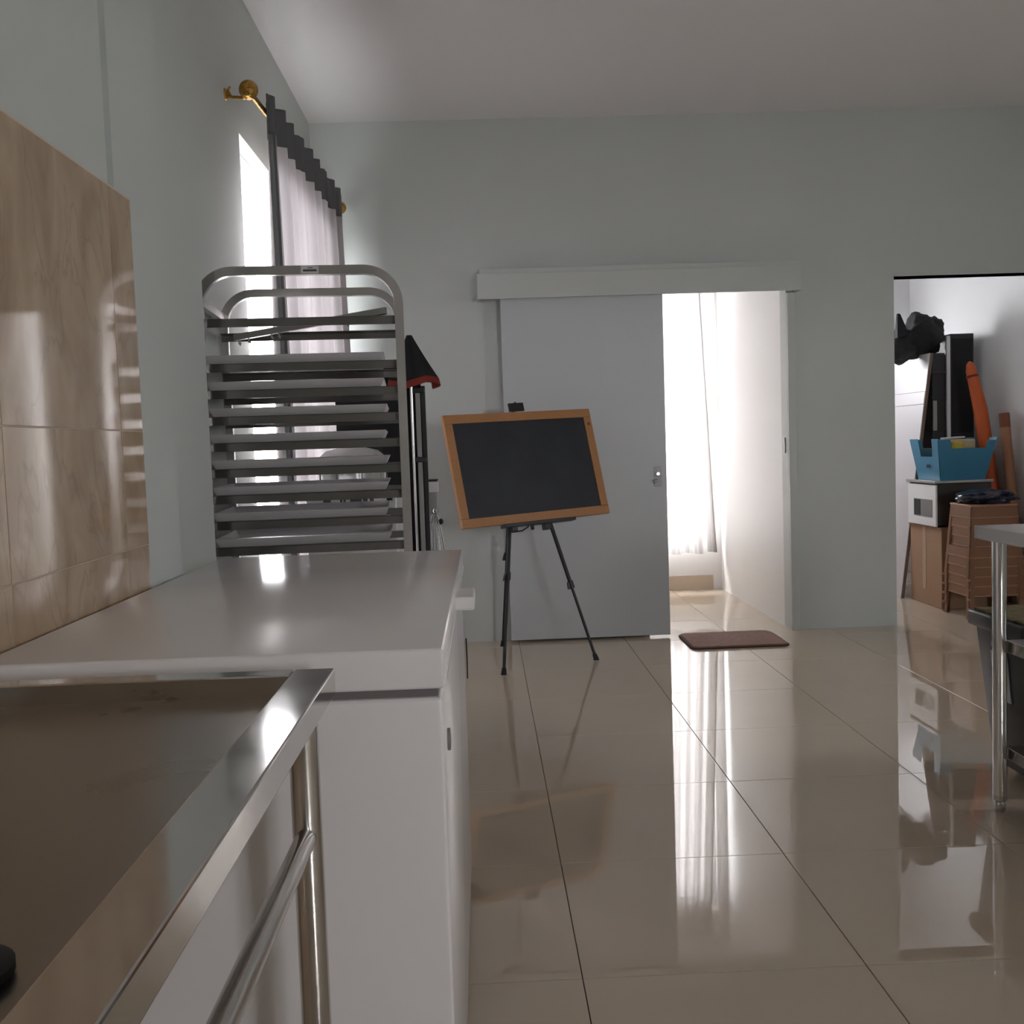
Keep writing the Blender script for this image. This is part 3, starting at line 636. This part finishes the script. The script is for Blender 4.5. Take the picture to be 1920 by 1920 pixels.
lb = MB().hexa([(1.603, 3.10, .27), (1.603, 3.20, .27), (1.607, 3.20, .27), (1.607, 3.10, .27), (1.588, 3.10, .42), (1.588, 3.20, .42), (1.592, 3.20, .42), (1.592, 3.10, .42)]).build('label_sticker', M['lblue'], bn); lb['label'] = 'pale grey-blue sticker'
MB().box(1.585, 1.592, 3.12, 3.19, .435, .452).build('latch', M['greymetal'], bn, bevel=0.002)
sk = MB().grid(lambda u, v: (1.585+.44*u, 2.985+.315*v, .538+.020*math.sin(u*3.1)*math.sin(v*3.1)+.006*noise.noise(Vector((u*9, v*9, 0)))), 24, 18)
tag(sk.build('mesh_sack', M['olive'], origin=(1.80, 3.14, .536), solid=.006, smooth=True, ang=80), 'olive brown woven sack lying flat on the black bin', 'sack')

# ------------------------------------------------------------------ storeroom clutter along its right wall
# leaning white panel
wp = thing('leaning_door', 'tall white ribbed door leaf leaning beside the black cases in the storeroom', 'door leaf', (2.80, 7.1, 0))
PB, PT, PY0, PY1, PZ = 2.787, 2.998, 6.84, 7.60, 1.635
def pq(z): return PB+(PT-PB)*z/PZ
def slab(y0, y1, z0, z1, a, c): return MB().hexa([(pq(z0)+a, y0, z0), (pq(z0)+c, y0, z0), (pq(z0)+c, y1, z0), (pq(z0)+a, y1, z0), (pq(z1)+a, y0, z1), (pq(z1)+c, y0, z1), (pq(z1)+c, y1, z1), (pq(z1)+a, y1, z1)])
slab(PY0+.004, PY1, 0.002, PZ, .0, .022).build('core', M['panel_edge'], wp)
slab(PY0, PY1, 1.385, PZ, -.004, .0005).build('top_face', M['panelw'], wp)
slab(PY0, PY1, 1.30, 1.382, -.006, .0005).build('top_rail', M['panelw'], wp)
for k in range(22):
    y0 = PY0+(PY1-PY0)*k/22; slab(y0+.002, y0+.040-.002, 0.0, 1.297, -.004, .0005).build('rib', M['panelw'], wp)
# carton, appliance, basket
cx = thing('cardboard_box', 'tall closed brown cardboard box on the storeroom floor under the white oven', 'box', (2.98, 6.58, 0))
MB().box(2.845, 3.17, 6.35, 6.82, 0, .505).build('carton', M['card'], cx, bevel=0.005)
MB().box(2.843, 3.172, 6.575, 6.625, .10, .507).build('tape_strip', M['tape'], cx)
MB().box(2.835, 3.01, 6.345, 6.825, .505, .512).build('flap', M['card'], cx)
MB().box(3.012, 3.175, 6.345, 6.825, .505, .512).build('flap', M['card'], cx)
ov = thing('countertop_oven', 'white fronted countertop oven with dark sides resting on the cardboard box', 'oven', (3.0, 6.6, .512))
MB().box(2.835, 3.18, 6.385, 6.80, .525, .790).build('body', M['darksteel'], ov, bevel=0.004)
fp = MB().box(2.824, 2.836, 6.383, 6.802, .517, .778).build('front_panel', M['white_pl'], ov, bevel=0.002)
MB().box(2.820, 2.825, 6.43, 6.70, .575, .685).build('door_window', M['greymetal'], fp, bevel=0.001)
MB().box(2.818, 2.8215, 6.60, 6.695, .58, .68).build('glass_inset', M['black_pl'], fp)
MB().box(2.815, 3.19, 6.375, 6.812, .788, .806).build('top_plate', M['steel'], ov, bevel=0.003)
for x in (2.86, 3.15):
    for y in (6.41, 6.77): MB().lathe([(.014, 0), (.012, .013)], (x, y, .512), 10).build('foot', M['rubber'], ov)
bk = thing('storage_basket', 'blue plastic storage basket with notched ends on top of the oven', 'basket', (3.02, 6.58, .806))
bb, bt, bz0, bz1 = (2.870, 3.155, 6.42, 6.74), (2.838, 3.200, 6.375, 6.785), .810, 1.035
def bwall(f0, f1, zz0, zz1, name, axis, side, th=.004):
    """wall strip on a side; f0..f1 fraction along it"""
    def e(z):
        q = (z-bz0)/(bz1-bz0); return [bb[i]+(bt[i]-bb[i])*q for i in range(4)]
    P = []
    for z in (zz0, zz1):
        X0, X1, Y0, Y1 = e(z)
        if axis == 'x':
            x = X0 if side < 0 else X1; a, c = Y0+(Y1-Y0)*f0, Y0+(Y1-Y0)*f1; P += [(x, a, z), (x+th, a, z), (x+th, c, z), (x, c, z)]
        else:
            y = Y0 if side < 0 else Y1; a, c = X0+(X1-X0)*f0, X0+(X1-X0)*f1; P += [(a, y, z), (c, y, z), (c, y+th, z), (a, y+th, z)]
    return MB().hexa(P)
MB().box(bb[0], bb[1], bb[2], bb[3], .8065, .814).build('base', M['blue'], bk)
ends = []
for sd in (-1, 1):
    mb = bwall(0, 1, bz0, .955, '', 'x', sd)
    for f0, f1 in ((0, .22), (.70, 1.0)):
        q = bwall(f0, f1, .955, 1.068, '', 'x', sd); mb.add(q.V, q.F)
    ends.append(mb.build('end_wall', M['blue'], bk))
    q = bwall(0, 1, bz0, 1.005, '', 'y', sd); q2 = bwall(0, .22, 1.005, 1.062, '', 'y', sd); q.add(q2.V, q2.F); q2 = bwall(.86, 1.0, 1.005, 1.05, '', 'y', sd); q.add(q2.V, q2.F)
    q.build('side_wall', M['blue'], bk)
for y in (6.53, 6.56): MB().box(2.848, 2.852, y-.006, y+.006, .885, .905).build('hole', M['hole'], ends[0])
for (x0, x1, y0, y1, z0, z1, mm, nm, lb_) in ((2.93, 3.12, 6.46, 6.68, .82, 1.06, 'paper', 'paper_parcel', 'brown paper parcel packed inside the blue basket'), (2.955, 3.03, 6.425, 6.452, .83, 1.045, 'yellow', 'yellow_packet', 'yellow packet sticking up at the front of the blue basket')):
    mb = MB().box(x0, x1, y0, y1, z0, z1); tag(mb.build(nm, M[mm], origin=((x0+x1)/2, (y0+y1)/2, z0), bevel=.012, seg=2), lb_, 'packet')
tag(MB().bar((2.90, 6.45, 1.068), (3.13, 6.66, 1.072), .03, .012).build('white_roll', M['sticker'], origin=(3.03, 6.55, 1.062), bevel=.004), 'thin white roll lying across the parcel in the basket', 'roll')
# stools
def make_stool(loc, label):
    t = thing('plastic_stool', label, 'stool', loc, 0, 'stacked brown stools')
    HH = .450
    def at(z): k = (HH-z)/HH; return .138+.032*k, .133+.032*k
    def prism(name, u0, u1, z0, z1, side, m, th=.006, par=None):
        """strip on a face between fractions u0..u1 (-1..1)"""
        P = []
        for z in (z0, z1):
            hx, hy = at(z)
            if side in ('l', 'r'):
                sg = -1 if side == 'l' else 1; x = sg*hx; xi = x - sg*th
                P += [(x, u0*hy, z), (xi, u0*hy, z), (xi, u1*hy, z), (x, u1*hy, z)]
            else:
                sg = -1 if side == 'f' else 1; y = sg*hy; yi = y - sg*th
                P += [(u0*hx, y, z), (u1*hx, y, z), (u1*hx, yi, z), (u0*hx, yi, z)]
        return MB().hexa(P)
    hx, hy = at(HH)
    MB().box(-hx-.004, hx+.004, -hy-.004, hy+.004, HH-.014, HH).build('seat', M['stool_rim'], t, local=True, bevel=.004)
    for side in 'lrfb':
        prism('', -1, 1, HH-.075, HH-.014, side, None).build('apron', M['stool'], t, local=True)
        prism('', -.80, .80, .142, .195, side, None).build('cross_band', M['stool'], t, local=True)
        prism('', -1.012, 1.012, .135, .143, side, None, .010).build('ridge', M['stool_rim'], t, local=True)
        prism('', -1.012, 1.012, HH-.081, HH-.074, side, None, .010).build('ridge', M['stool_rim'], t, local=True)
    for sx in (-1, 1):
        for sy in (-1, 1):
            m_ = MB()
            for side, sg, o_ in ((('l' if sx < 0 else 'r'), sy, 0), (('f' if sy < 0 else 'b'), sx, 0)):
                a, c = sorted((sg*.80, sg*1.0)); q = prism('', a, c, .0, HH-.075, side, None); m_.add(q.V, q.F)
            lg = m_.build('leg', M['stool'], t, local=True)
            hx0, hy0 = at(0); MB().lathe([(.008, -.006), (.009, 0), (.008, .006)], (sx*hx0, sy*hy0, .008), 10).build('foot_pad', M['stool_rim'], lg, local=True, smooth=True)
    return t
NS = 5
s0 = make_stool((2.995, 6.115, 0), 'bottom stool in the stack of brown lattice plastic stools')
names = ['second', 'third', 'fourth']
for k in range(1, NS):
    t = s0.copy(); COL.objects.link(t); t.location = (2.995, 6.115, .057*k)
    t['label'] = 'top stool in the stack of brown lattice plastic stools' if k == NS-1 else '%s stool from the floor in the brown lattice stool stack' % names[k-1]
    for ch in s0.children:
        c = copy_obj(ch, t)
        for g in ch.children: copy_obj(g, c)
ZS = .45+.057*(NS-1)
nb = blob((3.0, 6.10, ZS+.034), (.165, .155, .045), 3, .35, 2.2, 4, flat=-.034)
tag(nb.build('plastic_bag', M['navy'], origin=(3.0, 6.10, ZS), smooth=True, ang=60), 'crumpled shiny navy plastic bag on top of the stool stack', 'bag')
# black tall case and crate behind the basket
tc_ = thing('speaker_case', 'tall narrow black case standing upright against the storeroom wall', 'case', (3.24, 7.02, 0))
MB().box(3.157, 3.320, 6.90, 7.15, .02, 1.763).build('shell', M['black_pl'], tc_, bevel=.006)
MB().box(3.172, 3.306, 6.896, 6.901, 1.10, 1.73).build('grille', M['black_cl'], tc_)
for x in (3.18, 3.295): MB().box(x-.015, x+.015, 6.92, 7.13, 0, .021).build('foot', M['rubber'], tc_)
MB().box(3.134, 3.157, 6.895, 6.915, .02, 1.75).build('edge_strip', M['sticker'], tc_)
bx_ = thing('flight_case', 'squat black case with ribbed sides stacked left of the tall black case', 'case', (3.08, 6.98, 0))
MB().box(3.034, 3.125, 6.90, 7.10, 0.0, 1.638).build('shell', M['black_pl'], bx_, bevel=.008)
for z in (.9, 1.12, 1.33, 1.50): MB().box(3.029, 3.126, 6.894, 7.105, z, z+.018).build('rib', M['black'], bx_, bevel=.003)
MB().box(3.034, 3.060, 6.884, 6.90, 1.12, 1.32).build('side_strip', M['greymetal'], bx_)
bgp = thing('black_bag', 'crumpled black fabric bag heaped on top of the leaning white panel', 'bag', (3.0, 7.0, 1.64))
blob((3.030, 7.00, 1.775), (.120, .12, .135), 11, .42, 1.6, 4, flat=-.135).build('bag_body', M['black_cl'], bgp, smooth=True, ang=60)
blob((2.868, 7.00, 1.70), (.110, .13, .110), 5, .35, 1.9, 4).build('bag_side', M['black_cl'], bgp, smooth=True, ang=60)
MB().hexa([(2.78, 6.84, 1.74), (2.86, 6.84, 1.76), (2.86, 6.90, 1.76), (2.78, 6.90, 1.74), (2.785, 6.85, 1.905), (2.805, 6.85, 1.90), (2.805, 6.88, 1.90), (2.785, 6.88, 1.905)]).build('bag_flap', M['black_cl'], bgp, bevel=.006)
# orange sleeve and kraft tube leaning on the wall
og = thing('orange_sleeve', 'long orange fabric sleeve leaning upright against the storeroom wall', 'sleeve', (3.30, 6.62, 0))
MB().tube([(3.345, 6.56, 0.0), (3.31, 6.60, .6), (3.245, 6.66, 1.25), (3.205, 6.70, 1.50), (3.200, 6.705, 1.545), (3.198, 6.71, 1.562)], [.040, .046, .044, .033, .024, .006], 18).build('sleeve', M['orange'], og, smooth=True, ang=60)
MB().tube([(3.2105, 6.694, 1.455), (3.208, 6.697, 1.470)], .038, 18).build('band', M['red_cl'], og, smooth=True)
kt = thing('cardboard_tube', 'brown cardboard tube leaning in front of the orange sleeve', 'tube', (3.33, 6.42, 0))
MB().tube([(3.345, 6.33, 0.002), (3.312, 6.47, 1.13)], .030, 20).build('tube_body', M['tube'], kt, smooth=True)
MB().tube([(3.3118, 6.471, 1.125), (3.3093, 6.481, 1.215)], .032, 20).build('end_cap', M['tube2'], kt, smooth=True)
